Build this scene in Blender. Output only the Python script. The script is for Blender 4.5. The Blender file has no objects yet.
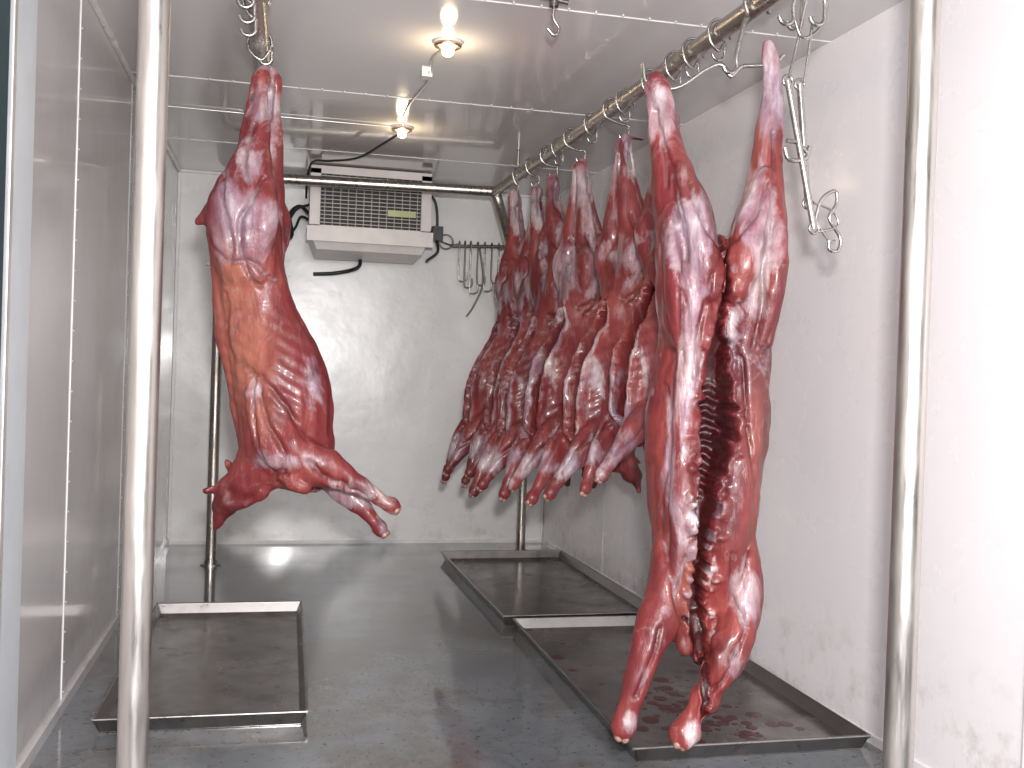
import bpy, math, random
import numpy as np
from mathutils import Vector, Matrix, noise as mnoise
random.seed(4)
scene = bpy.context.scene
scene.view_settings.view_transform = 'Standard'

# ------------------------------------------------------------------ materials
def new_mat(name):
    m = bpy.data.materials.new(name); m.use_nodes = True
    nt = m.node_tree; b = nt.nodes['Principled BSDF']
    return m, nt, b
def N(nt, t, **kw):
    n = nt.nodes.new(t)
    for k, v in kw.items():
        if k in n.inputs: n.inputs[k].default_value = v
        else: setattr(n, k, v)
    return n
def ramp(nt, src, stops):
    r = nt.nodes.new('ShaderNodeValToRGB')
    els = r.color_ramp.elements
    while len(els) < len(stops): els.new(0.5)
    for e, (p, c) in zip(els, stops):
        e.position = p; e.color = (c[0], c[1], c[2], 1) if hasattr(c, '__len__') else (c, c, c, 1)
    nt.links.new(src, r.inputs[0]); return r.outputs[0]
def mix(nt, fac, a, b, mode='MIX'):
    n = nt.nodes.new('ShaderNodeMix'); n.data_type = 'RGBA'; n.blend_type = mode
    for idx, v in ((0, fac), (6, a), (7, b)):
        if hasattr(v, 'is_linked') or hasattr(v, 'links'): nt.links.new(v, n.inputs[idx])
        else: n.inputs[idx].default_value = v if idx == 0 else (v[0], v[1], v[2], 1)
    return n.outputs[2]
def math_n(nt, op, a, b=0.0, clamp=False):
    n = nt.nodes.new('ShaderNodeMath'); n.operation = op; n.use_clamp = clamp
    for i, v in enumerate((a, b)):
        if hasattr(v, 'links'): nt.links.new(v, n.inputs[i])
        else: n.inputs[i].default_value = v
    return n.outputs[0]
def noise_n(nt, scale, detail=4, rough=.55, dist=0.0, mapscale=None, off=None):
    tc = nt.nodes.new('ShaderNodeTexCoord')
    src = tc.outputs['Object']
    if off:
        oi = nt.nodes.new('ShaderNodeObjectInfo')
        va = nt.nodes.new('ShaderNodeVectorMath'); va.operation = 'ADD'
        ml = math_n(nt, 'MULTIPLY', oi.outputs['Random'], 37.0)
        nt.links.new(src, va.inputs[0]); nt.links.new(ml, va.inputs[1]); src = va.outputs[0]
    if mapscale:
        mp = nt.nodes.new('ShaderNodeMapping'); mp.inputs['Scale'].default_value = mapscale
        nt.links.new(src, mp.inputs[0]); src = mp.outputs[0]
    n = N(nt, 'ShaderNodeTexNoise', Scale=scale, Detail=detail, Roughness=rough, Distortion=dist)
    nt.links.new(src, n.inputs['Vector']); return n.outputs['Fac']
def bump(nt, b, src, strength, dist=.01):
    n = N(nt, 'ShaderNodeBump', Strength=strength, Distance=dist)
    nt.links.new(src, n.inputs['Height']); nt.links.new(n.outputs[0], b.inputs['Normal'])

def plain(name, col, rough=.5, metal=0, var=.12, nscale=8, emit=None):
    m, nt, b = new_mat(name)
    f = noise_n(nt, nscale)
    c2 = tuple(c * (1 - var * 2) for c in col)
    nt.links.new(ramp(nt, f, [(.3, c2), (.7, col)]), b.inputs['Base Color'])
    b.inputs['Roughness'].default_value = rough; b.inputs['Metallic'].default_value = metal
    if emit:
        b.inputs['Emission Color'].default_value = (*emit[0], 1); b.inputs['Emission Strength'].default_value = emit[1]
    return m

def wall_mat(name, col, rough, dirt=0.0, bs=.22, coat=.35, cr=.06, bsc=2.2):
    m, nt, b = new_mat(name)
    f = noise_n(nt, 1.3, 5)
    base = ramp(nt, f, [(.25, tuple(c * .95 for c in col)), (.75, col)])
    if dirt:
        tc = nt.nodes.new('ShaderNodeNewGeometry'); sp = nt.nodes.new('ShaderNodeSeparateXYZ')
        nt.links.new(tc.outputs['Position'], sp.inputs[0])
        low = ramp(nt, sp.outputs[2], [(0.0, 1.0), (.45, 0.0)])
        n2 = ramp(nt, noise_n(nt, 9, 8, .7), [(.52, 0.0), (.68, 1.0)])
        fac = math_n(nt, 'MULTIPLY', low, n2); fac = math_n(nt, 'MULTIPLY', fac, dirt)
        base = mix(nt, fac, base, (.36, .26, .19))
    nt.links.new(base, b.inputs['Base Color'])
    r = noise_n(nt, 3.0, 4)
    nt.links.new(ramp(nt, r, [(.3, rough * .75), (.7, rough * 1.3)]), b.inputs['Roughness'])
    bump(nt, b, noise_n(nt, bsc, 3, .5), bs, .015)
    b.inputs['Coat Weight'].default_value = coat; b.inputs['Coat Roughness'].default_value = cr
    return m

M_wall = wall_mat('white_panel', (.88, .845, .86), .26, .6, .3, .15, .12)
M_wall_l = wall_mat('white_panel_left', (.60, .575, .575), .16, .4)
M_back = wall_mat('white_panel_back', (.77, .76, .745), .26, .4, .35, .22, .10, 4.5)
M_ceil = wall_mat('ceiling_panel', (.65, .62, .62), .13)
M_seam = plain('panel_seam_sealant', (.58, .56, .56), .5)
M_seamL = plain('panel_seam_light', (.80, .79, .78), .4)
M_rivet = plain('rivet_metal', (.75, .73, .7), .3, .6)
M_jamb = plain('door_jamb_white', (.60, .64, .67), .4, 0, .05)
M_teal = plain('door_gasket_teal', (.012, .045, .055), .5)

def steel(name, col, rough, sc=(1, 1, 1), metal=1.0, streak=.25):
    m, nt, b = new_mat(name)
    f = noise_n(nt, 14, 5, .6, .3, sc)
    nt.links.new(ramp(nt, f, [(.25, tuple(c * (1 - streak) for c in col)), (.75, col)]), b.inputs['Base Color'])
    nt.links.new(ramp(nt, f, [(.3, rough * .7), (.7, rough * 1.4)]), b.inputs['Roughness'])
    b.inputs['Metallic'].default_value = metal
    return m
M_pipe = steel('stainless_tube', (.52, .475, .43), .30, (3, 3, .4))
M_post = steel('brushed_post_steel', (.58, .545, .51), .36, (3, 3, .4), 1.0, .2)
M_hook = steel('hook_steel', (.46, .44, .42), .25)
M_dark = plain('black_rubber', (.015, .015, .017), .45)
M_iron = steel('dark_iron', (.22, .20, .19), .4)

def tray_mat():
    m, nt, b = new_mat('wet_tray_steel')
    f = noise_n(nt, 3.5, 8, .65)
    base = ramp(nt, f, [(.3, (.13, .12, .115)), (.5, (.22, .205, .198)), (.72, (.34, .32, .31))])
    s = ramp(nt, noise_n(nt, 18, 4, .6), [(.60, 0.0), (.68, 1.0)])
    base = mix(nt, math_n(nt, 'MULTIPLY', s, .5), base, (.10, .045, .04))
    nt.links.new(base, b.inputs['Base Color'])
    b.inputs['Metallic'].default_value = .75
    nt.links.new(ramp(nt, noise_n(nt, 5, 6), [(.35, .12), (.7, .34)]), b.inputs['Roughness'])
    bump(nt, b, noise_n(nt, 2.5, 3), .2, .02)
    return m
M_tray = tray_mat()
M_rim = steel('tray_rim_steel', (.34, .32, .31), .35)

def floor_mat():
    m, nt, b = new_mat('painted_concrete_floor')
    f = noise_n(nt, 1.6, 8, .6, .2)
    base = ramp(nt, f, [(.3, (.110, .122, .134)), (.5, (.155, .171, .186)), (.75, (.215, .231, .247))])
    s = ramp(nt, noise_n(nt, 1.9, 9, .72, .3), [(.46, 0.0), (.58, 1.0)])
    base = mix(nt, math_n(nt, 'MULTIPLY', s, .75), base, (.100, .088, .076))
    cr = ramp(nt, noise_n(nt, 1.7, 6, .6, .8), [(.492, 0.0), (.5, 1.0), (.508, 0.0)])
    base = mix(nt, math_n(nt, 'MULTIPLY', cr, .3), base, (.05, .05, .05))
    sp = ramp(nt, noise_n(nt, 38, 3, .5), [(.61, 0.0), (.68, 1.0)])
    base = mix(nt, math_n(nt, 'MULTIPLY', sp, .6), base, (.055, .052, .048))
    nt.links.new(base, b.inputs['Base Color'])
    nt.links.new(ramp(nt, noise_n(nt, 2.0, 5), [(.35, .06), (.65, .27)]), b.inputs['Roughness'])
    b.inputs['Coat Weight'].default_value = .6; b.inputs['Coat Roughness'].default_value = .05
    bump(nt, b, noise_n(nt, 7, 6), .16, .01)
    return m
M_floor = floor_mat()

def flesh_mat():
    m, nt, b = new_mat('skinned_venison_flesh')
    at = N(nt, 'ShaderNodeAttribute', attribute_name='zones')
    sp = nt.nodes.new('ShaderNodeSeparateColor'); nt.links.new(at.outputs['Color'], sp.inputs[0])
    R, G, B = sp.outputs
    nb = noise_n(nt, 3.6, 4, .55, .4, (1, 1, .6), True)
    red = ramp(nt, nb, [(.28, (.078, .010, .016)), (.5, (.160, .022, .024)), (.74, (.255, .052, .043))])
    red = mix(nt, math_n(nt, 'MULTIPLY', B, .80, True), red, (.40, .150, .098))
    fib = noise_n(nt, 55, 3, .6, .3, (1, 1, .10), True)
    red = mix(nt, .40, red, ramp(nt, fib, [(.3, (.33, .33, .33)), (.7, (.72, .67, .67))]), 'OVERLAY')
    na = noise_n(nt, 5.2, 8, .66, .6, (1, 1, .5), True)
    f1 = math_n(nt, 'ADD', math_n(nt, 'MULTIPLY', math_n(nt, 'SUBTRACT', na, .5), 2.8), math_n(nt, 'MULTIPLY', R, 1.05))
    fm = ramp(nt, f1, [(.38, 0.0), (.58, .62), (.95, 1.0)])
    stk = ramp(nt, noise_n(nt, 24, 5, .65, .6, (1, 1, .16), True), [(.30, .30), (.60, 1.0)])
    fm = math_n(nt, 'MULTIPLY', fm, stk)
    fcol = ramp(nt, noise_n(nt, 6.5, 6, .68, .4, (1, 1, .5), True), [(.30, (.16, .075, .11)), (.44, (.32, .24, .30)), (.56, (.54, .48, .51)), (.70, (.72, .63, .54))])
    col = mix(nt, math_n(nt, 'MULTIPLY', fm, .90), red, fcol)
    nv = noise_n(nt, 3.0, 6, .62, 1.0, (1, 1, .5), True)
    v = ramp(nt, nv, [(.490, 0.0), (.5, 1.0), (.505, 0.0)])
    col = mix(nt, math_n(nt, 'MULTIPLY', v, .16), col, (.5, .38, .36))
    dp = ramp(nt, noise_n(nt, 8, 6, .65, .5, None, True), [(.55, 0.0), (.70, 1.0)])
    col = mix(nt, math_n(nt, 'MULTIPLY', dp, .55), col, (.065, .007, .017))
    dk = ramp(nt, noise_n(nt, 16, 5, .6), [(.35, 1.0), (.65, .85)])
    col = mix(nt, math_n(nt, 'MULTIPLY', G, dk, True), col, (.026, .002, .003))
    nt.links.new(col, b.inputs['Base Color'])
    rg = mix(nt, fm, ramp(nt, noise_n(nt, 10, 4), [(.3, .30), (.7, .52)]), (.28, .28, .28))
    nt.links.new(rg, b.inputs['Roughness'])
    b.inputs['Coat Weight'].default_value = .14; b.inputs['Coat Roughness'].default_value = .14
    b.inputs['Specular IOR Level'].default_value = .38
    h = math_n(nt, 'ADD', math_n(nt, 'MULTIPLY', fm, .45), math_n(nt, 'ADD', math_n(nt, 'MULTIPLY', fib, .4), noise_n(nt, 20, 7, .65, .3, (1, 1, .5), True)))
    bump(nt, b, h, .65, .008)
    return m
M_flesh = flesh_mat()
M_bone2 = plain('cut_joint_bone', (.52, .30, .24), .45, 0, .45, 50)
M_blood = plain('blood', (.075, .005, .006), .14)

# ------------------------------------------------------------------ mesh builder
class MB:
    def __init__(s): s.v = []; s.f = []; s.m = []; s.s = []
    def add(s, vs, fs, mi=0, smooth=False):
        o = len(s.v); s.v += [tuple(v) for v in vs]
        for f in fs: s.f.append(tuple(i + o for i in f)); s.m.append(mi); s.s.append(smooth)
    def box(s, a, b, mi=0):
        x0, y0, z0 = a; x1, y1, z1 = b
        vs = [(x0,y0,z0),(x1,y0,z0),(x1,y1,z0),(x0,y1,z0),(x0,y0,z1),(x1,y0,z1),(x1,y1,z1),(x0,y1,z1)]
        s.add(vs, [(0,3,2,1),(4,5,6,7),(0,1,5,4),(1,2,6,5),(2,3,7,6),(3,0,4,7)], mi)
    def hexa(s, bot, top, mi=0):
        s.add(list(bot) + list(top), [(0,3,2,1),(4,5,6,7),(0,1,5,4),(1,2,6,5),(2,3,7,6),(3,0,4,7)], mi)
    def tube(s, pts, r, mi=0, n=12, sub=1, closed=False):
        P = [Vector(p) for p in pts]
        if sub > 1: P = catmull(P, sub)
        rr = r if hasattr(r, '__len__') else [r] * len(P)
        if len(rr) != len(P): rr = list(np.interp(np.linspace(0, 1, len(P)), np.linspace(0, 1, len(rr)), rr))
        t0 = (P[1] - P[0]).normalized()
        u = t0.orthogonal().normalized(); rings = []
        for i, p in enumerate(P):
            t = (P[min(i + 1, len(P) - 1)] - P[max(i - 1, 0)]).normalized()
            u = (u - t * u.dot(t)).normalized(); w = t.cross(u)
            rings.append([p + (u * math.cos(a) + w * math.sin(a)) * rr[i] for a in [2 * math.pi * k / n for k in range(n)]])
        vs = [v for r_ in rings for v in r_]; fs = []
        for i in range(len(P) - 1):
            for k in range(n):
                fs.append((i*n+k, i*n+(k+1) % n, (i+1)*n+(k+1) % n, (i+1)*n+k))
        s.add(vs, fs, mi, True)
        s.add(rings[0], [tuple(range(n))[::-1]], mi); s.add(rings[-1], [tuple(range(n))], mi)
    def loft(s, pts, n=18, sub=5, side=(0, 1, 0), mi=0):
        A = catmull_n(np.array(pts, float), sub)
        S = Vector(side); rings = []; L = len(A)
        def ring(c, t, ra, rb):
            u = (S - t * S.dot(t)).normalized(); w = t.cross(u)
            return [c + w * (ra * math.cos(a)) + u * (rb * math.sin(a)) for a in [2*math.pi*k/n for k in range(n)]]
        C = [Vector(a[:3]) for a in A]
        T = [(C[min(i+1, L-1)] - C[max(i-1, 0)]).normalized() for i in range(L)]
        r0 = min(A[0][3], A[0][4]); r1 = min(A[-1][3], A[-1][4])
        rings.append(ring(C[0] - T[0]*r0*.55, T[0], A[0][3]*.7, A[0][4]*.7))
        for i in range(L): rings.append(ring(C[i], T[i], A[i][3], A[i][4]))
        rings.append(ring(C[-1] + T[-1]*r1*.55, T[-1], A[-1][3]*.7, A[-1][4]*.7))
        vs = [v for r_ in rings for v in r_]; fs = []
        for i in range(len(rings) - 1):
            for k in range(n): fs.append((i*n+k, i*n+(k+1) % n, (i+1)*n+(k+1) % n, (i+1)*n+k))
        q = len(vs); vs.append(C[0] - T[0]*r0*.8); vs.append(C[-1] + T[-1]*r1*.8)
        b = (len(rings)-1)*n
        for k in range(n):
            fs.append((q, (k+1) % n, k)); fs.append((q+1, b+k, b+(k+1) % n))
        s.add(vs, fs, mi, True)
    def sphere(s, c, r, mi=0, n=12, m=8, sc=(1, 1, 1)):
        vs = []; fs = []
        for j in range(m + 1):
            th = math.pi * j / m
            for k in range(n):
                ph = 2*math.pi*k/n
                vs.append((c[0]+r*sc[0]*math.sin(th)*math.cos(ph), c[1]+r*sc[1]*math.sin(th)*math.sin(ph), c[2]+r*sc[2]*math.cos(th)))
        for j in range(m):
            for k in range(n): fs.append((j*n+k, (j+1)*n+k, (j+1)*n+(k+1) % n, j*n+(k+1) % n))
        s.add(vs, fs, mi, True)
    def mesh(s, name):
        me = bpy.data.meshes.new(name); me.from_pydata(s.v, [], s.f); 
        me.polygons.foreach_set('material_index', s.m); me.polygons.foreach_set('use_smooth', s.s); me.update(); return me
    def obj(s, name, mats, parent=None, loc=None, rotz=0, bevel=0):
        me = s.mesh(name)
        for m in mats: me.materials.append(m)
        o = bpy.data.objects.new(name, me); scene.collection.objects.link(o)
        if loc: o.location = loc
        o.rotation_euler = (0, 0, rotz)
        if parent: o.parent = parent
        if bevel:
            md = o.modifiers.new('bevel', 'BEVEL'); md.width = bevel; md.segments = 2; md.limit_method = 'ANGLE'
        return o
def catmull(P, sub):
    A = catmull_n(np.array([tuple(p) for p in P]), sub); return [Vector(a) for a in A]
def catmull_n(A, sub):
    E = np.vstack([2*A[0]-A[1], A, 2*A[-1]-A[-2]]); out = []
    for i in range(1, len(E) - 2):
        for k in range(sub):
            t = k / sub; a, b, c, d = E[i-1], E[i], E[i+1], E[i+2]
            out.append(.5*((2*b)+(-a+c)*t+(2*a-5*b+4*c-d)*t*t+(-a+3*b-3*c+d)*t**3))
    out.append(A[-1]); return np.array(out)
def keep_parent(child, parent):
    bpy.context.view_layer.update()
    child.parent = parent; child.matrix_parent_inverse = parent.matrix_world.inverted()

# ------------------------------------------------------------------ room shell
XL, XR, YB, H, YF = -.70, 1.95, 7.0, 2.5, 1.2
def xr(y): return 1.885 + .026 * (7.0 - y)
def shell(name, a, b, mat):
    mb = MB(); mb.box(a, b); return mb.obj(name, [mat])
shell('floor', (-2.2, -1.5, -.1), (3.2, YB + .1, 0), M_floor)
shell('ceiling', (XL - .1, YF, H), (XR + .2, YB + .1, H + .1), M_ceil)
shell('wall_left', (XL - .1, YF, 0), (XL, YB + .1, H), M_wall_l)
mb = MB(); q = [(xr(YF), YF), (xr(YF) + .1, YF), (xr(YB) + .1, YB + .1), (xr(YB), YB + .1)]
mb.hexa([(a, b, 0) for a, b in q], [(a, b, H) for a, b in q]); mb.obj('wall_right', [M_wall])
shell('wall_back', (XL, YB, 0), (xr(YB), YB + .1, H), M_back)
mb = MB()
for y in (3.68, 4.88, 6.08):
    mb.box((XL, y - .005, 0), (XL + .003, y + .005, H), 1)
    for i in range(24): mb.sphere((XL + .002, y + .02, .06 + i*.104), .004, 2, 6, 4)
mb.obj('trim_1', [M_seam, M_seamL, M_rivet])
mb = MB()
for y in (2.33, 5.72):
    mb.box((xr(y) - .003, y - .003, 0), (xr(y) + .001, y + .003, H), 0)
    if y > 2.5:
        for i in range(24): mb.sphere((xr(y) - .002, y + .02, .06 + i*.104), .003, 1, 6, 4)
mb.obj('trim_2', [M_seam, M_wall])
mb = MB()
for y in (3.42, 4.75, 6.05):
    mb.box((XL, y - .004, H - .003), (xr(y), y + .004, H), 0)
    for i in range(25): mb.sphere((XL + .05 + i*.1, y - .02, H - .002), .005, 1, 6, 4)
mb.obj('trim_3', [M_seamL, M_rivet])
mb = MB()
for x in (.02, 1.02):
    mb.box((x - .003, YB - .002, 0), (x + .003, YB, H), 0)
    for i in range(24): mb.sphere((x + .02, YB - .002, .06 + i*.104), .004, 1, 6, 4)
mb.obj('trim_4', [M_back, M_back])
mb = MB()
mb.box((XL, YB - .008, 0), (xr(YB), YB, .02)); mb.obj('baseboard_back', [M_seamL])
mb = MB(); mb.box((XL, YF, 0), (XL + .012, YB - .012, .04)); mb.obj('baseboard_left', [M_wall_l])
mb = MB(); q = [(xr(YF) - .008, YF), (xr(YF) + .01, YF), (xr(YB) + .01, YB - .012), (xr(YB) - .008, YB - .012)]
mb.hexa([(a, b, 0) for a, b in q], [(a, b, .03) for a, b in q]); mb.obj('baseboard_right', [M_wall])
mb = MB()
mb.box((XL, YB - .02, H - .02), (xr(YB), YB, H)); mb.box((XL, YB - .02, 0.04), (XL + .02, YB, H - .02)); mb.box((xr(YB) - .015, YB - .015, .04), (xr(YB), YB, H - .02))
mb.box((XL, YF, H - .02), (XL + .02, YB - .02, H))
mb.obj('trim_5', [M_back], bevel=.004)
mb = MB()
mb.box((XL, 2.52, 0), (XL + .055, 2.84, H), 0)
mb.box((XL, 2.40, 0), (XL + .070, 2.52, H), 1)
mb.box((XL + .055, 2.60, 0), (XL + .060, 2.63, H), 2)
mb.obj('door_frame', [M_jamb, M_teal, M_rivet], bevel=.006)

# ------------------------------------------------------------------ tube frame
RT = .031
def railX(y): return 1.28 + .029 * (6.02 - y)
ZR = 2.35
mb = MB()
def elbow(p0, c, p1, r, k=8):
    a = Vector(p0) - Vector(c); b = Vector(p1) - Vector(c); a.normalize(); b.normalize()
    A = Vector(c) + a*r; B = Vector(c) + b*r
    return [(1-t)**2*A + 2*t*(1-t)*Vector(c) + t*t*B for t in [i/k for i in range(k+1)]]
LB = (-.375, 6.28); RB = (railX(6.15), 6.15)
pts = [Vector((LB[0], LB[1], 0))] + elbow((LB[0], LB[1], 0), (LB[0], LB[1], ZR), (RB[0], RB[1], ZR), .10) + [Vector((RB[0], RB[1], ZR))]
mb.tube(pts, RT, n=20)
mb.tube([(1.62, 6.57, 0), (1.62, 6.57, 1.5)], RT, n=20)
mb.tube([(1.62, 6.57, 1.48), (1.60, 6.54, 1.62), (1.33, 6.18, 2.22), (RB[0], RB[1], ZR)], RT, n=20, sub=5)
mb.tube([(RB[0], RB[1] + .03, ZR), (railX(1.86), 1.86, ZR)], RT, n=20)
mb.tube([(-.09, 6.24, ZR), (-.115, 1.95, ZR)], RT, n=20)
FL = (-.27, 2.15); FR = (1.295, 1.86)
pts = [Vector((*FL, 0))] + elbow((*FL, 0), (*FL, ZR + .05), (*FR, ZR + .05), .1) + elbow((*FL, ZR + .05), (*FR, ZR + .05), (*FR, 0), .1) + [Vector((*FR, 0))]
mb.tube(pts, RT, 2, n=24)
for c in (LB, (1.62, 6.57), FL, FR):
    mb.tube([(*c, 0), (*c, .008)], .06, n=20); mb.tube([(*c, .008), (*c, .03)], .038, n=20)
mb.tube([(LB[0], LB[1], 2.22), (LB[0], LB[1], 2.235)], RT + .003, n=20)
mb.sphere((RB[0], RB[1], ZR), RT + .004, n=16)
mb.box((LB[0] - .075, LB[1] - .04, 1.80), (LB[0] - .02, LB[1] - .01, 1.83), 1)
for y in (2.6, 5.6): 
    mb.tube([(railX(y), y, ZR), (railX(y), y, H)], .008, n=8); mb.tube([(-.10, y, ZR), (-.10, y, H)], .008, n=8)
mb.obj('hanging_rail_frame', [M_pipe, M_iron, M_post])

# ------------------------------------------------------------------ trays
def tray(name, x0, x1, y0, y1, h, rot=0):
    mb = MB(); cx, cy = (x0+x1)/2, (y0+y1)/2; a, b = (x1-x0)/2, (y1-y0)/2; t = .006
    mb.box((-a, -b, .002), (a, b, .01), 0)
    for (p, q) in (((-a, -b), (a, -b)), ((a, -b), (a, b)), ((a, b), (-a, b)), ((-a, b), (-a, -b))):
        p = Vector((*p, 0)); q = Vector((*q, 0)); d = (q-p).normalized(); nrm = Vector((d.y, -d.x, 0))
        o = .018
        bot = [p + Vector((0,0,.004)), q + Vector((0,0,.004)), q - nrm*t + Vector((0,0,.004)), p - nrm*t + Vector((0,0,.004))]
        top = [p + nrm*o - d*o + Vector((0,0,h)), q + nrm*o + d*o + Vector((0,0,h)), q + nrm*(o-t) + d*o + Vector((0,0,h)), p + nrm*(o-t) - d*o + Vector((0,0,h))]
        mb.hexa(bot, top, 1)
        mb.tube([p + nrm*o - d*o + Vector((0,0,h)), q + nrm*o + d*o + Vector((0,0,h))], .006, 1, 8)
    return mb.obj(name, [M_tray, M_rim], loc=(cx, cy, 0), rotz=rot)
tray('drip_tray', -.53, .11, 3.44, 5.02, .05, math.radians(-.5))
trA = tray('drip_tray.001', 1.13, 1.92, 2.96, 4.58, .05)
tray('drip_tray.002', 1.08, 1.85, 4.68, 6.36, .05, math.radians(1.0))
mb = MB()
for i in range(210):
    if i < 170: x = random.gauss(1.50, .12); y = random.gauss(3.38, .20)
    else: x = 1.15 + random.random()*.7; y = 3.0 + random.random()*1.5
    if y > 4.5 or not (1.16 < x < 1.86) or y < 3.0: continue
    r = .003 + random.random()**3*.026; n = 14; zz = .0102 + .0006*random.random()
    ring = [(x + r*math.cos(a)*(1+.3*random.random()), y + r*math.sin(a)*(1+.3*random.random()), zz) for a in [2*math.pi*k/n for k in range(n)]]
    mb.add(ring, [tuple(range(n))], 0)
keep_parent(mb.obj('blood_drops', [M_blood]), trA)

# ------------------------------------------------------------------ evaporator
M_evw = plain('evaporator_white', (.72, .67, .64), .35, 0, .06)
M_evg = plain('evaporator_grille_wire', (.50, .46, .43), .4, 0, .1)
M_evd = plain('evaporator_dark_inside', (.035, .033, .034), .6)
M_lab = plain('yellow_label', (.55, .60, .30), .5)
mb = MB()
x0, x1, y0, y1, z0, z1 = .15, .92, 6.45, 6.88, 2.10, 2.47
mb.box((x0, y0, z1), (x1, y1, z1 + .02)); mb.box((x0, y0, z0), (x0 + .012, y1, z1)); mb.box((x1 - .012, y0, z0), (x1, y1, z1))
mb.box((x0, y1 - .02, z0), (x1, y1, z1), 1); mb.box((x0, y0, z0 - .015), (x1, y1, z0))
mb.box((x0 + .012, y0 + .05, z0), (x1 - .012, y0 + .06, z1), 1)
mb.box((x0, y0 - .004, z0), (x0 + .065, y0 + .01, z1)); mb.box((x1 - .065, y0 - .004, z0), (x1, y0 + .01, z1))
mb.box((x0, y0 - .004, z1 - .03), (x1, y0 + .01, z1)); mb.box((x0, y0 - .004, z0), (x1, y0 + .01, z0 + .015))
for i in range(13):
    z = z0 + .03 + i*.0245
    mb.box((x0 + .06, y0 - .004, z), (x1 - .06, y0 + .006, z + .005), 4)
for i in range(13):
    x = x0 + .09 + i*.049
    mb.box((x, y0 - .008, z0 + .015), (x + .004, y0 - .003, z1 - .03), 4)
for i in range(14):
    mb.box((x1, y0 + .05 + i*.022, z0 + .06), (x1 + .004, y0 + .056 + i*.022, z1 - .05), 1)
mb.box((.64, y0 - .016, 2.195), (.82, y0 - .009, 2.235), 2)
mb.hexa([(x0 + .05, y0 + .03, 1.965), (x1 - .05, y0 + .03, 1.965), (x1 - .05, y1, 1.945), (x0 + .05, y1, 1.945)],
        [(x0 - .012, y0 - .03, 2.10), (x1 + .012, y0 - .03, 2.10), (x1 + .012, y1, 2.10), (x0 - .012, y1, 2.10)])
mb.box((x0 - .014, y0 - .035, 2.01), (x1 + .014, y0 - .028, 2.105))
for x in (x0 + .03, x1 - .03):
    mb.box((x - .015, y0 + .06, z1), (x + .015, y0 + .09, H)); mb.box((x - .015, y1 - .09, z1), (x + .015, y1 - .06, H))
mb.box((x1 + .03, 6.55, 2.08), (x1 + .10, 6.62, 2.17), 3); mb.tube([(x1, 6.58, 2.14), (x1 + .06, 6.58, 2.14), (x1 + .05, 6.58, 2.32), (x1 - .02, 6.56, 2.40)], .008, 3, 8, 4)
mb.tube([(x1+.06, 6.6, 2.10), (x1+.09, 6.7, 2.02), (x1+.05, 6.9, 1.98), (x1+.06, 6.99, 1.98)], .010, 3, 8, 4)
mb.tube([(x0, 6.7, 2.22), (x0-.06, 6.75, 2.27), (x0-.12, 6.82, 2.22), (x0-.10, 6.88, 2.10), (x0-.14, 6.99, 2.06)], .012, 3, 8, 5)
mb.tube([(x0, 6.7, 2.18), (x0-.05, 6.75, 2.20), (x0-.08, 6.82, 2.14), (x0-.12, 6.99, 2.10)], .009, 3, 8, 5)
mb.tube([(x0, 6.6, 2.26), (x0-.08, 6.7, 2.24), (x0-.13, 6.85, 2.16), (x0-.12, 6.99, 2.16)], .008, 3, 8, 5)
mb.tube([(.50, 6.8, 1.96), (.50, 6.85, 1.91), (.45, 6.93, 1.885), (.33, 6.96, 1.86), (.20, 6.98, 1.85)], .013, 3, 10, 5)
mb.obj('evaporator_cooler', [M_evw, M_evd, M_lab, M_dark, M_evg])

# ------------------------------------------------------------------ lamps & wiring
M_glow = plain('bulb_glow', (1, .85, .6), .4, emit=((1, .80, .50), 9))
M_brass = steel('lamp_ring', (.75, .62, .45), .25)
LAMPS = [(.60, 3.89), (.59, 5.32)]
for i, (x, y) in enumerate(LAMPS):
    mb = MB()
    mb.tube([(x, y, H), (x, y, H - .010)], .058, 0, 24); mb.tube([(x, y, H - .010), (x, y, H - .024)], [.042, .030], 0, 20)
    k = 24; ring = [(x + .048*math.cos(2*math.pi*j/k), y + .048*math.sin(2*math.pi*j/k), H - .014) for j in range(k+1)]
    mb.tube(ring, .007, 1, 8)
    mb.sphere((x, y, H - .038), .025, 2, 16, 10, (1, 1, .8))
    mb.obj('ceiling_lamp' + ('' if i == 0 else '.%03d' % i), [M_evw, M_brass, M_glow])
    L = bpy.data.lights.new('bulb_light', 'POINT'); L.energy = 2.2; L.color = (1, .78, .5); L.shadow_soft_size = .03
    lo = bpy.data.objects.new('bulb_light' + ('' if i == 0 else '.001'), L); lo.location = (x, y, H - .10); scene.collection.objects.link(lo)
mb = MB()
mb.tube([(.60, 3.95, H - .006), (.57, 4.1, H - .006), (.60, 4.4, H - .006), (.57, 4.8, H - .006), (.57, 5.1, H - .006), (.59, 5.27, H - .006)], .005, 0, 8, 5)
mb.box((.555, 4.30, H - .02), (.60, 4.36, H), 0)
mb.tube([(.59, 5.36, H - .02), (.52, 5.55, 2.46), (.40, 5.85, 2.43), (.25, 6.15, 2.46), (.16, 6.35, 2.49), (.13, 6.5, 2.42), (.13, 6.6, 2.30)], .007, 1, 8, 6)
mb.tube([(-.66, 5.28, H - .008), (.57, 5.31, H - .008)], .004, 0, 8)
mb.obj('lamp_wiring', [M_rivet, M_dark])

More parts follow.
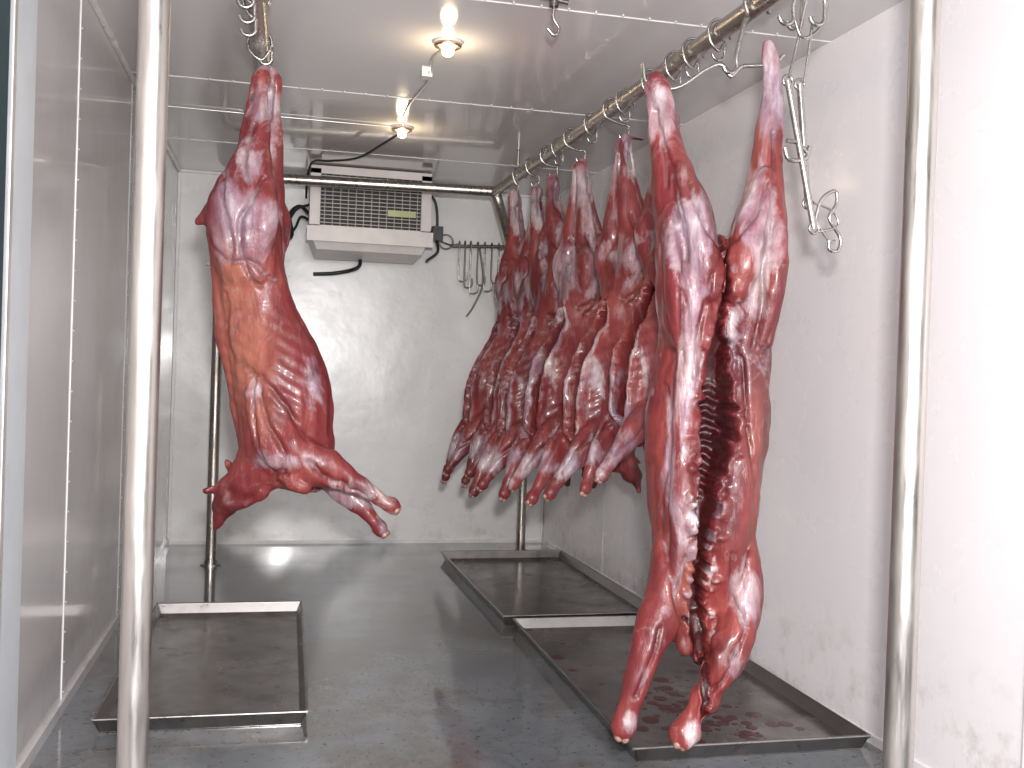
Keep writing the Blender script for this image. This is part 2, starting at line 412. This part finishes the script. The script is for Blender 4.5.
# ------------------------------------------------------------------ hooks
def shook(mb, top, bot, r=.0055, rail=True, mi=0, tilt=0):
    tx, ty, tz = top; bx, by, bz = bot; R = RT + .010
    pts = []
    for k in range(9):
        a = math.radians(-30 + k * 26.5)
        pts.append((tx + R*math.cos(a), ty + tilt*math.cos(a), tz + R*math.sin(a)))
    pts.append((tx - R*.75, ty, tz - R*.9)); pts.append(((tx+bx)/2 - .005, (ty+by)/2, tz - R - .02))
    pts.append((bx + .012, by, bz + .05))
    for k in range(7):
        a = math.radians(20 - k * 32); pts.append((bx - .008 + .022*math.cos(a), by, bz + .012 + .022*math.sin(a)))
    mb.tube(pts, r, mi, 8, 3)

# ------------------------------------------------------------------ carcasses
def sstep(a, b, x):
    t = np.clip((x - a) / (b - a), 0, 1); return t*t*(3-2*t)
def polydist(px, pz, line):
    d = np.full(px.shape, 9.0)
    for (a, b) in zip(line[:-1], line[1:]):
        ax, az = a; bx, bz = b; vx, vz = bx-ax, bz-az; l = vx*vx+vz*vz
        t = np.clip(((px-ax)*vx+(pz-az)*vz)/l, 0, 1)
        d = np.minimum(d, np.hypot(px-ax-t*vx, pz-az-t*vz))
    return d
def smooth_line(line): 
    return [tuple(p) for p in catmull_n(np.array(line, float), 4)]
def remeshed(mb, voxel, smooth_it=3):
    me = mb.mesh('tmp'); o = bpy.data.objects.new('tmp', me); scene.collection.objects.link(o)
    m = o.modifiers.new('r', 'REMESH'); m.mode = 'VOXEL'; m.voxel_size = voxel; m.use_smooth_shade = True
    s = o.modifiers.new('s', 'SMOOTH'); s.factor = .6; s.iterations = smooth_it
    dg = bpy.context.evaluated_depsgraph_get(); dg.update()
    out = bpy.data.meshes.new_from_object(o.evaluated_get(dg))
    bpy.data.objects.remove(o); bpy.data.meshes.remove(me)
    n = len(out.vertices); co = np.empty(n*3); out.vertices.foreach_get('co', co); co = co.reshape(-1, 3)
    no = np.empty(n*3); out.vertex_normals.foreach_get('vector', no); no = no.reshape(-1, 3)
    return out, co, no
def vnoise(co, sc, seed):
    off = Vector((seed*3.7, seed*1.3, seed*2.1))
    return np.array([mnoise.noise(Vector((c[0]*sc[0], c[1]*sc[1], c[2]*sc[2])) + off) for c in co])
def finish(me, co, zones, name):
    me.vertices.foreach_set('co', co.ravel())
    at = me.color_attributes.new('zones', 'FLOAT_COLOR', 'POINT')
    z = np.ones((len(co), 4)); z[:, :3] = np.clip(zones, 0, 1.2); at.data.foreach_set('color', z.ravel())
    me.materials.clear(); me.materials.append(M_flesh); me.polygons.foreach_set('use_smooth', [True]*len(me.polygons))
    me.update(); me.name = name
def blob(px, pz, lst):
    r = np.zeros(px.shape)
    for x, z, rx, rz, w in lst: r = np.maximum(r, w*np.exp(-(((px-x)/rx)**2+((pz-z)/rz)**2)))
    return r

def side_carcass(name, loc, yaw, sc=1.0, seed=0, la=0.0, opened=True, voxel=.010, orange=1.0, spread=.0, fas=1.0):
    rnd = random.Random(seed)
    j = lambda a=.008: rnd.uniform(-a, a)
    mb = MB()
    tips = []
    for sgn in (-1, 1):
        dx = j(.02) + sgn*spread
        mb.loft([(0+dx*.5, sgn*.020, -.005, .020, .017), (dx*.8, sgn*.026, -.045, .036, .026), (.006+dx, sgn*.032, -.09, .023, .021), (.004+dx, sgn*.038, -.16, .028, .024),
                 (-.004+dx*.8, sgn*.046, -.24, .045, .035), (-.018+dx*.5, sgn*.055, -.34, .070, .052), (-.036, sgn*.064, -.44, .102, .068),
                 (-.058, sgn*.070, -.53, .122, .078), (-.052, sgn*.068, -.64, .118, .078), (-.03, sgn*.055, -.75, .09, .065)])
        mb.loft([(-.028+dx*.7, sgn*.026, -.04, .009, .009), (-.040+dx*.8, sgn*.032, -.12, .008, .008), (-.05+dx*.6, sgn*.042, -.22, .016, .014), (-.06, sgn*.055, -.34, .03, .03)])
        mb.loft([(.0, sgn*.085, -.42, .035, .025), (.02, sgn*.099, -.52, .055, .045), (.015, sgn*.094, -.62, .05, .045), (.0, sgn*.07, -.70, .03, .03)])
        mb.loft([(-.09, sgn*.07, -.40, .03, .03), (-.13, sgn*.09, -.50, .045, .045), (-.12, sgn*.09, -.62, .045, .04), (-.09, sgn*.07, -.70, .03, .03)])
        near = sgn < 0 if not opened else sgn > 0
        la2 = la + (.08 if near else -.11) + j(.07)
        ca, sa = math.cos(la2), math.sin(la2); ex, ez = .20, -1.375
        def rt(x, z): return ex + (x-ex)*ca - (z-ez)*sa, ez + (x-ex)*sa + (z-ez)*ca
        drop = .0 if near else -.03; kk = (.95 if near else .95) if not opened else .92
        f = [(.20, -1.375, .074, .045), (.27, -1.415, .068, .043), (.335, -1.465, .052, .036), (.40, -1.515, .034, .027), (.45, -1.555, .026, .023), (.475, -1.577, .032, .027), (.493, -1.592, .026, .022)]
        L = [(.03, sgn*.105, -1.13, .05, .022), (.07, sgn*.12, -1.24, .075, .030), (.13, sgn*.125, -1.33, .088, .042)]
        for (x, z, a, b) in f:
            x, z = rt(ex + (x-ex)*kk, ez + (z-ez)*kk); L.append((x, sgn*(.105 - .12*(x-.2)), z + drop, a, b))
        mb.loft(L)
        mb.loft([(.14, sgn*.12, -1.42+drop, .04, .035), (.165, sgn*.12, -1.455+drop, .028, .025), (.20, sgn*.11, -1.47+drop, .02, .02)])
        tips.append((L[-1][:3], L[-2][:3]))
    mb.loft([(-.04, 0, -.44, .07, .07), (-.07, 0, -.53, .130, .12), (-.057, 0, -.638, .128, .115), (-.032, 0, -.745, .120, .10), (-.004, 0, -.85, .125, .094),
             (.030, 0, -.957, .143, .106), (.07, 0, -1.064, .162, .128), (.098, 0, -1.17, .17, .14), (.108, 0, -1.277, .165, .14), (.120, 0, -1.365, .155, .125), (.125, 0, -1.43, .11, .09)])
    mb.loft([(-.17, 0, -.56, .03, .03), (-.15, 0, -.75, .028, .03), (-.125, 0, -.95, .035, .03), (-.075, 0, -1.12, .035, .03), (-.03, 0, -1.35, .03, .03)])
    mb.loft([(-.15, 0, -.50, .05, .05), (-.205, 0, -.535, .028, .028), (-.235, 0, -.555, .016, .016)])
    mb.loft([(.06, 0, -1.36, .12, .09), (.0, 0+j(), -1.44, .09, .07), (-.065, j(), -1.50, .065, .05), (-.105, j(), -1.55, .048, .035), (-.13+j(.015), j(), -1.60+j(.02), .028, .018), (-.145+j(.01), 0, -1.645, .012, .01)])
    mb.loft([(-.02, .02, -1.42, .05, .04), (-.08, .02, -1.43, .028, .02), (-.11, .02, -1.40, .012, .014)])
    mb.loft([(-.05, -.02, -1.47, .05, .04), (-.12, -.02, -1.49, .030, .02), (-.165, -.02, -1.505, .014, .012)])
    mb.loft([(.02, -.03, -1.46, .05, .03), (.03, -.03, -1.51, .03, .02), (-.02, -.03, -1.55, .012, .01)])
    me, co, no = remeshed(mb, voxel, 2)
    x, y, z = co.T
    n1 = vnoise(co, (9, 9, 5), seed + 1); n2 = vnoise(co, (26, 26, 14), seed + 2)
    seams = [[(-.10, -.40), (-.075, -.50), (-.07, -.62), (-.09, -.72)], [(.045, -.40), (.005, -.47), (-.03, -.58), (-.02, -.70), (.04, -.78)],
             [(-.02, -.20), (-.035, -.32), (-.02, -.42)], [(-.18, -.62), (-.10, -.70), (-.0, -.72), (.06, -.74)],
             [(.01, -1.10), (.06, -1.12), (.13, -1.20), (.20, -1.30)], [(.01, -1.10), (.02, -1.25), (.07, -1.38), (.16, -1.43)],
             [(.05, -1.13), (.07, -1.25), (.13, -1.35)], [(.02, -.02), (.01, -.18)], [(-.10, -.80), (-.06, -1.0), (.0, -1.10)], [(.22, -1.37), (.30, -1.44), (.38, -1.52)]]
    sm = np.zeros(len(co))
    for i, l in enumerate(seams):
        l = [(a + j(.018), b + j(.018)) for a, b in l]
        d = polydist(x + .018*n1, z + .018*n2, smooth_line(l)); sm = np.maximum(sm, np.exp(-(d/.008)**2))
    sidey = np.abs(no[:, 1])
    ribz = z + .55*(x - .1)
    rib = (.5 + .5*np.cos(ribz*2*math.pi/.042)) * sstep(-1.30, -1.2, z) * sstep(-.84, -.92, z) * sstep(.2, .6, sidey)
    nk = sstep(-1.44, -1.52, z) * sstep(.06, .0, x)
    disp = .010*n1 + .005*n2 - .014*sm*sidey + .003*(rib - .5)*(rib > 0) + nk*.016*n2
    zones = np.zeros((len(co), 3))
    zones[:, 0] = fas*blob(x, z, [(-.05, -.57, .15, .13, .95), (0, -.12, .07, .16, .9), (-.03, -.33, .07, .14, .75), (.12, -1.38, .14, .05, .85), (.36, -1.5, .16, .09, .75), (.48, -1.6, .06, .06, .9), (-.10, -.50, .06, .12, .85), (.02, -1.15, .05, .08, .6), (.20,-1.1,.04,.12,.5)])
    zones[:, 0] += .10*sm + .20*n1 
    zones[:, 2] = orange*blob(x, z, [(-.07, -.82, .08, .17, 1.), (-.02, -1.02, .09, .18, 1.), (.05, -1.22, .06, .08, .6)]) + .12*n1
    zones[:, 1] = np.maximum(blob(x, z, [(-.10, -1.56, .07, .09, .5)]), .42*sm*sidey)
    cut = sstep(-.045, -.005, z); zones[:, 0] = np.maximum(zones[:, 0], cut*.9)
    if opened:
        hw = .034*sstep(-.72, -.85, z)*sstep(-1.42, -1.34, z) + .009*n2
        wt = (1 - sstep(hw*.7, hw*1.25 + .001, np.abs(y))) * (hw > .006) * (no[:, 0] > .1) * sstep(0, .03, x - np.interp(-z, [.6, .95, 1.2, 1.45], [-.02, .06, .12, .12]))
        lip = np.exp(-((np.abs(y) - hw*1.5)/.011)**2) * (hw > .008) * (no[:, 0] > .2)
        co[:, 0] -= wt*.12
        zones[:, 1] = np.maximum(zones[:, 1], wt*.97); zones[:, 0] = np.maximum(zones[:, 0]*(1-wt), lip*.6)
        disp = disp*(1-wt) + lip*.006
    co += no*disp[:, None]
    finish(me, co, zones, name)
    o = bpy.data.objects.new(name, me); scene.collection.objects.link(o)
    o.location = loc; o.rotation_euler = (0, 0, yaw); o.scale = (sc, sc, sc)
    mb = MB()
    for (p, q) in tips:
        p = Vector(p); q = Vector(q); d = (p - q).normalized(); s = Vector((0, 1, 0)); u = (s - d*s.dot(d)).normalized(); w = d.cross(u)
        for (a, b) in ((.009, .004), (-.009, .004), (0, -.008)):
            mb.sphere(p + d*.011 + w*a + u*b, .0115, 0, 10, 7)
    mb.obj('leg_joint_bone', [M_bone2], parent=o)
    return o

R13 = math.radians(13.06)
car0 = side_carcass('deer_carcass', (-.076, 3.66, 2.265), -R13, 1.0, 1, 0.02, opened=False, voxel=.0075)
GR = [  # x, y, z, yaw deg, scale, foreleg angle
    (1.275, 5.56, 2.25, 191, .97, -.34),
    (1.325, 5.28, 2.25, 197, .96, -.38),
    (1.350, 5.00, 2.25, 194, .98, -.30),
    (1.375, 4.60, 2.25, 202, .95, -.36),
    (1.400, 4.05, 2.24, 200, .93, -.22),
    (1.425, 3.62, 2.24, 206, .86, -.26)]
SC = []
for i, (x, y, z, yw, s, la) in enumerate(GR):
    SC.append(side_carcass('deer_carcass.%03d' % (i+1), (x, y, z), math.radians(yw), s, 11 + i*3, la, True, .0095, (.5, .1, .7, .2, .5, .3)[i], .014, (1.0, 1.1, .85, 1.1, .9, 1.0)[i]))

def front_carcass(name, loc, yaw):
    seed = 7; mb = MB()
    LL = [(-.200,2.115,.024),(-.192,2.08,.036),(-.178,2.04,.031),(-.160,1.956,.040),(-.142,1.867,.055),(-.121,1.777,.072),(-.094,1.688,.088),(-.080,1.569,.096),(-.070,1.449,.096),(-.055,1.314,.085)]
    RL = [(.136,2.225,.019),(.144,2.170,.032),(.145,2.11,.022),(.146,2.04,.025),(.148,1.967,.034),(.149,1.862,.049),(.146,1.771,.064),(.135,1.666,.082),(.123,1.560,.092),(.108,1.455,.092),(.095,1.334,.085)]
    for P in (LL, RL):
        L = []
        for i, (a, z, r) in enumerate(P):
            dep = r*(.85 if z > 2.0 else 1.05 + .35*sstep(1.9, 1.55, z))
            L.append((a, .02*sstep(2.1, 1.6, z), z, r, dep))
        mb.loft(L, n=22)
    mb.loft([(-.212, -.0, 2.09, .009, .009), (-.208, .0, 2.02, .008, .009), (-.190, 0, 1.92, .015, .015), (-.17, 0, 1.82, .02, .03)])
    mb.loft([(.168, .0, 2.17, .009, .009), (.176, .0, 2.08, .008, .009), (.180, 0, 1.97, .012, .015), (.18, 0, 1.87, .02, .03)])
    mb.loft([(-.125, -.05, 1.83, .025, .03), (-.085, -.085, 1.70, .045, .04), (-.055, -.10, 1.58, .05, .05), (-.03, -.09, 1.46, .035, .04)])
    mb.loft([(-.15, -.03, 1.72, .02, .03), (-.145, -.07, 1.60, .030, .05), (-.125, -.09, 1.45, .035, .05), (-.10, -.08, 1.32, .03, .03)])
    mb.loft([(.135, -.05, 1.83, .022, .03), (.10, -.085, 1.70, .045, .04), (.07, -.10, 1.58, .05, .05), (.05, -.09, 1.46, .035, .04)])
    mb.loft([(.165, -.03, 1.78, .022, .03), (.168, -.06, 1.64, .028, .05), (.155, -.08, 1.48, .034, .05), (.135, -.07, 1.32, .03, .03)])
    T = [(.018,1.60,.07,.08),(.02,1.52,.12,.13),(.02,1.422,.160,.15),(.022,1.302,.174,.15),(.012,1.196,.180,.165),(.010,1.091,.185,.185),(.002,.970,.180,.20),(.003,.850,.170,.21),(.003,.730,.155,.20),(-.002,.610,.143,.175),(.001,.505,.130,.14),(-.004,.46,.10,.10)]
    mb.loft([(a, .07, z, r, d) for a, z, r, d in T], n=28)
    mb.loft([(-.055, -.06, 1.40, .03, .03), (-.075, -.075, 1.25, .045, .035), (-.075, -.085, 1.08, .045, .035), (-.085, -.10, .92, .04, .04), (-.085, -.10, .72, .035, .04), (-.08, -.06, .55, .04, .04)])
    mb.loft([(.07, -.06, 1.40, .03, .03), (.095, -.065, 1.25, .05, .04), (.09, -.08, 1.08, .055, .04), (.07, -.10, .92, .055, .05), (.045, -.10, .72, .05, .05), (.04, -.06, .55, .05, .04)])
    mb.loft([(-.12,.0,.72,.035,.06),(-.12,-.02,.64,.045,.08),(-.124,-.06,.56,.056,.07),(-.150,-.09,.50,.057,.058),(-.178,-.12,.43,.051,.05),(-.206,-.14,.35,.040,.038),(-.229,-.15,.28,.031,.030),(-.242,-.155,.23,.036,.032),(-.248,-.16,.20,.032,.030)])
    mb.loft([(.115,.0,.74,.03,.06),(.12,-.02,.65,.040,.08),(.108,-.06,.56,.056,.07),(.086,-.09,.484,.059,.062),(.040,-.12,.39,.053,.05),(-.006,-.14,.305,.041,.039),(-.045,-.15,.245,.032,.031),(-.070,-.155,.205,.037,.032),(-.079,-.16,.185,.033,.030)])
    mb.loft([(-.0, .02, .52, .09, .09), (-.02, .0, .44, .06, .07), (-.01, -.01, .40, .04, .05), (.0, -.02, .365, .02, .03)])
    mb.loft([(-.05, -.04, .47, .03, .03), (-.055, -.05, .405, .018, .02)]); mb.loft([(.03, -.05, .46, .03, .03), (.04, -.06, .40, .015, .02)])
    mb.loft([(-.02, -.06, .50, .03, .03), (-.015, -.08, .43, .018, .02), (-.03, -.085, .39, .010, .012)])
    me, co, no = remeshed(mb, .006, 3)
    a, y, z = co.T
    n1 = vnoise(co, (9, 9, 5), seed); n2 = vnoise(co, (30, 30, 18), seed + 2); n3 = vnoise(co, (14, 14, 40), seed + 4); n4 = vnoise(co, (60, 60, 55), seed + 5)
    sz = [.40, .46, .549, .729, .91, 1.091, 1.241, 1.452, 1.60, 1.66]
    a0 = np.interp(z, sz, [-.015, -.02, -.034, -.036, -.020, .002, .008, .014, .016, .016]) + .008*n3
    hw = np.interp(z, sz, [.012, .028, .023, .020, .034, .048, .034, .011, .008, .004]) * (1 + .35*n2 + .4*n1 + .5*n3)
    dp = np.interp(z, sz, [.03, .07, .09, .12, .17, .20, .15, .04, .03, .01])
    dlt = a - a0; front = (no[:, 1] < .1) & (y < .05)
    wt = (1 - sstep(hw*.7, hw*1.12, np.abs(dlt))) * front
    lip = np.exp(-((np.abs(dlt) - hw*1.4)/.010)**2) * front * sstep(.42, .5, z) * sstep(1.66, 1.55, z)
    lipw = np.exp(-((np.abs(dlt) - hw*1.3)/.014)**2) * front * sstep(.44, .5, z) * sstep(1.0, .86, z)
    wide = np.exp(-(dlt/.055)**2) * front * sstep(.42, .5, z) * sstep(1.66, 1.60, z)
    ribs = (.5 + .5*np.cos((z + .5*np.abs(dlt) + .006*n2)*2*math.pi/.043))**2 * sstep(.84, .90, z) * sstep(1.22, 1.16, z)
    seams = [[(-.17,1.90),(-.13,1.74),(-.12,1.60),(-.11,1.40),(-.10,1.25)], [(-.09,1.78),(-.06,1.66),(-.01,1.60)], [(.16,1.95),(.15,1.80),(.125,1.62),(.12,1.45),(.10,1.30)],
             [(.12,1.80),(.08,1.68),(.03,1.61)], [(-.15,1.20),(-.13,1.05),(-.14,.85),(-.12,.68)], [(.06,1.28),(.08,1.1),(.12,.9),(.12,.72)],
             [(-.08,.70),(-.10,.60),(-.08,.52)], [(.06,.72),(.06,.6),(.10,.5)], [(-.15,.5),(-.18,.40),(-.21,.31)], [(.10,.5),(.05,.40),(.0,.31)], [(.19,1.55),(.165,1.40),(.13,1.28)],
             [(-.03,1.52),(-.05,1.38),(-.06,1.22)], [(-.19,2.0),(-.17,1.88),(-.16,1.78)]]
    sm = np.zeros(len(co))
    for l in seams:
        d = polydist(a + .018*n1, z + .018*n2, smooth_line(l)); sm = np.maximum(sm, np.exp(-(d/.0075)**2))
    fy = np.clip(-no[:, 1], 0, 1)
    nk = sstep(.50, .44, z) * np.exp(-((a + .01)/.07)**2)
    disp = .010*n1 + .005*n2 - .014*sm*fy + nk*.016*n2
    disp = disp*(1-wt) + lip*(.006 + .010*n2 + .006*n3) + lipw*(.008*(.6+1.6*n3) + .010*n4)
    co[:, 1] += wt*(dp - .03*ribs)
    zones = np.zeros((len(co), 3))
    zones[:, 0] = blob(a, z, [(-.08,1.58,.11,.15,.95), (.11,1.64,.08,.22,.95), (-.18,2.02,.05,.12,.7), (.15,2.08,.05,.15,.9), (-.085,1.24,.032,.26,.90), (-.13,1.0,.03,.25,.45), (-.085,.70,.045,.20,.65),
                              (.12,.60,.06,.10,.6), (-.13,.55,.05,.08,.5), (.06,.40,.04,.08,.55), (-.23,.24,.03,.04,.7), (-.06,.21,.03,.04,.7), (.05,1.35,.03,.12,.6), (.17,.95,.02,.2,.3), (-.19,.37,.03,.08,.6)])
    zones[:, 0] += .10*sm + .20*n1
    zones[:, 2] = blob(a, z, [(-.07,.7,.035,.18,.5),(.12,1.95,.03,.08,.3),(-.10,1.85,.03,.1,.25),(.13,1.05,.06,.25,.30)]) + .1*n1
    zones[:, 1] = np.maximum(blob(a, z, [(-.01,.43,.06,.05,.6), (-.17,1.98,.015,.06,.4)]), .42*sm*fy)
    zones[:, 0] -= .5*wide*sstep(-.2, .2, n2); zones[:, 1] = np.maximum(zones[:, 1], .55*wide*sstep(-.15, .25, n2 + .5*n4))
    cream = lipw*sstep(.05, .30, n3 + .8*n4)
    zones[:, 0] += .75*cream; zones[:, 2] += .4*cream; zones[:, 1] *= 1 - .8*cream
    blood = np.exp(-(((a-.01)/.055)**2 + ((z-1.54)/.065)**2)) * sstep(-.25, .1, n2 + n1)
    zones[:, 0] -= 1.2*blood; zones[:, 1] += .25*blood
    zones[:, 0] = zones[:, 0]*(1-wt) + wt*ribs*.45
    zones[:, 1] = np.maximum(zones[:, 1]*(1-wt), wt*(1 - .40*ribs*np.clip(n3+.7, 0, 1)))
    co += no*disp[:, None]
    finish(me, co, zones, name)
    o = bpy.data.objects.new(name, me); scene.collection.objects.link(o); o.location = loc; o.rotation_euler = (0, 0, yaw)
    mb = MB()
    for c, d in (((-.248, -.160, .190), (-.2, -.1, -1)), ((-.081, -.162, .175), (-.3, -.1, -1))):
        c = Vector(c); d = Vector(d).normalized(); u = d.orthogonal().normalized(); w = d.cross(u)
        for (p, q_) in ((.013, 0), (-.013, .003), (0, .013), (.002, -.012)):
            mb.sphere(c + d*.004 + u*p + w*q_, .014, 0, 10, 7)
    mb.obj('leg_joint_bone', [M_bone2], parent=o)
    mb = MB()
    mb.tube([(-.235, 0, 2.15), (-.225, 0, 2.10), (-.19, 0, 2.075), (-.12, 0, 2.085), (-.05, 0, 2.135), (.0, 0, 2.155), (.03, 0, 2.120), (.06, 0, 2.150), (.11, 0, 2.155), (.16, 0, 2.165), (.185, 0, 2.19)], .0065, 0, 8, 4)
    mb.obj('gambrel', [M_hook], parent=o)
    return o
FC = (1.257, 2.788, 0)
car7 = front_carcass('deer_carcass.007', FC, -R13)

# hooks on rail (those carrying a carcass are part of it)
mb = MB(); shook(mb, (-.105, 3.66, ZR), (-.076, 3.66, 2.285)); keep_parent(mb.obj('suspension_hook', [M_hook]), car0)
for o_, (x, y, z, *_r) in zip(SC, GR):
    mb = MB(); shook(mb, (railX(y), y, ZR), (x, y, z - .01)); keep_parent(mb.obj('suspension_hook', [M_hook]), o_)
mb = MB(); shook(mb, (railX(2.80), 2.80, ZR), (1.29, 2.78, 2.14), .007); keep_parent(mb.obj('suspension_hook', [M_hook]), car7)
k = 0
def named(base):
    global k
    n = base if k == 0 else '%s.%03d' % (base, k); k += 1; return n
for y in (2.85, 2.97, 3.10, 3.22):
    mb = MB(); shook(mb, (-.108, y, ZR), (-.12, y, 2.24), .006); mb.obj(named('meat_hook'), [M_hook])
for y in (3.05, 3.25, 3.40, 3.9, 4.3, 4.8): 
    mb = MB(); shook(mb, (railX(y), y, ZR), (railX(y) + .01, y + .01, 2.27), .005); mb.obj(named('meat_hook'), [M_hook])

# bundle of long hooks near the front right
mb = MB(); xb, yb = 1.36, 2.46
for (dx, dy) in ((-.06, .0), (-.02, .03), (.02, -.02)):
    shook(mb, (railX(yb + dy) , yb + dy*2, ZR), (xb + dx, yb + dy, 2.18), .006)
mb.tube([(xb-.05, yb, 2.20), (xb-.02, yb, 2.14), (xb+.03, yb, 2.17), (xb+.05, yb, 2.24), (xb+.0, yb, 2.27), (xb-.03, yb+.01, 2.12), (xb-.055, yb, 2.03)], .004, 0, 8, 5)
mb.tube([(xb+.01, yb, 2.20), (xb+.0, yb, 2.10), (xb-.01, yb, 2.02)], .004, 0, 8, 4)
rods = [((xb-.058, yb, 2.02), (xb+.035, yb, 1.63)), ((xb-.012, yb+.02, 2.02), (xb+.025, yb+.02, 1.70))]
for a, b in rods:
    mb.tube([a, b], .009, 0, 12)
    for c in (a, b):
        ring = [(c[0] + .014*math.cos(t), c[1], c[2] + .014*math.sin(t)) for t in [2*math.pi*q/12 for q in range(13)]]
        mb.tube(ring, .004, 0, 6)
mb.tube([(xb-.06, yb, 1.84), (xb-.045, yb, 1.81), (xb-.0, yb, 1.815), (xb+.015, yb, 1.85)], .007, 0, 8, 4)
mb.tube([(xb-.055, yb, 1.86), (xb-.02, yb, 1.855), (xb+.01, yb, 1.83)], .006, 0, 8, 4)
mb.tube([(xb+.035, yb, 1.64), (xb+.055, yb, 1.71), (xb+.095, yb, 1.735), (xb+.10, yb, 1.70), (xb+.08, yb, 1.66), (xb+.115, yb, 1.61), (xb+.11, yb, 1.575), (xb+.085, yb, 1.575), (xb+.08, yb, 1.60)], .005, 0, 8, 5)
mb.tube([(xb+.03, yb, 1.70), (xb+.09, yb, 1.68), (xb+.105, yb, 1.64), (xb+.04, yb, 1.62)], .0035, 0, 8, 5)
mb.tube([(xb+.035, yb, 1.66), (xb+.08, yb, 1.60), (xb+.10, yb, 1.60)], .0035, 0, 8, 5)
mb.obj('gambrel_hook_bundle', [M_hook])

# hooks on a bar at the back wall
mb = MB(); zb = 2.10
mb.tube([(1.14, 6.90, zb - .01), (1.56, 6.90, zb + .01)], .012, 0, 10)
for x in (1.18, 1.5): mb.box((x - .01, 6.90, zb - .012), (x + .01, YB, zb + .012), 0)
ring = [(1.10 + .05*math.cos(t), 6.93, zb + .02 + .05*math.sin(t)) for t in [2*math.pi*q/16 for q in range(17)]]
mb.tube(ring, .006, 0, 8); mb.tube([(1.03, 6.95, zb+.04), (1.12, 6.92, zb + .0), (1.15, 6.9, zb)], .006, 0, 8, 3)
for i, x in enumerate((1.19, 1.23, 1.27, 1.32, 1.37, 1.42, 1.47)):
    ln = .22 + .10*((i*37) % 5)/5
    mb.tube([(x, 6.915, zb - .01), (x, 6.90, zb + .018), (x, 6.88, zb), (x, 6.88, zb - ln), (x + .02, 6.88, zb - ln - .035), (x + .055, 6.88, zb - ln - .02), (x + .055, 6.88, zb - ln + .03)], .006, 0 if i % 2 else 1, 8, 4)
mb.tube([(1.33, 6.88, zb), (1.36, 6.86, zb - .25), (1.30, 6.86, zb - .42), (1.25, 6.86, zb - .50)], .007, 0, 8, 4)
mb.obj('wall_hook_rack', [M_iron, M_hook])

# ceiling hook between rails
mb = MB(); cx, cy = .86, 3.27
mb.tube([(cx, cy, H), (cx, cy, H - .01)], .04, 1, 16); mb.tube([(cx, cy, H - .01), (cx, cy, H - .05)], .016, 1, 12)
mb.tube([(cx, cy, H - .05), (cx, cy, H - .09), (cx + .02, cy, H - .12), (cx + .005, cy, H - .145), (cx - .02, cy, H - .125)], .006, 0, 8, 4)
mb.tube([(cx - .05, cy, H - .02), (cx + .05, cy, H - .03)], .008, 1, 8)
mb.obj('ceiling_hook', [M_hook, M_iron])

# ------------------------------------------------------------------ lights, world, camera
def area(name, loc, target, size, energy, col=(1, 1, 1)):
    L = bpy.data.lights.new(name, 'AREA'); L.energy = energy; L.size = size; L.color = col
    o = bpy.data.objects.new(name, L); o.location = loc
    o.rotation_euler = (Vector(target) - Vector(loc)).to_track_quat('-Z', 'Y').to_euler(); scene.collection.objects.link(o)
area('camera_flash', (.05, -.05, 1.42), (.7, 4.5, 1.2), .10, 130, (1, .97, .96))
area('doorway_fill', (.6, -.8, 1.7), (.7, 5, 1.3), 1.8, 95, (.98, .98, 1))  # unseen soft fill added behind the camera to even out the room light
w = bpy.data.worlds.new('world'); scene.world = w; w.use_nodes = True
bg = w.node_tree.nodes['Background']; bg.inputs[0].default_value = (.83, .83, .86, 1); bg.inputs[1].default_value = .46

cam = bpy.data.cameras.new('camera'); cam.sensor_width = 36; cam.lens = 35.16
co_ = bpy.data.objects.new('camera', cam); scene.collection.objects.link(co_)
M = Matrix.Rotation(-R13, 4, 'Z') @ Matrix.Rotation(math.radians(90 - .53), 4, 'X') @ Matrix.Rotation(math.radians(1.9), 4, 'Z')
M.translation = Vector((0, 0, 1.207)); co_.matrix_world = M
scene.camera = co_
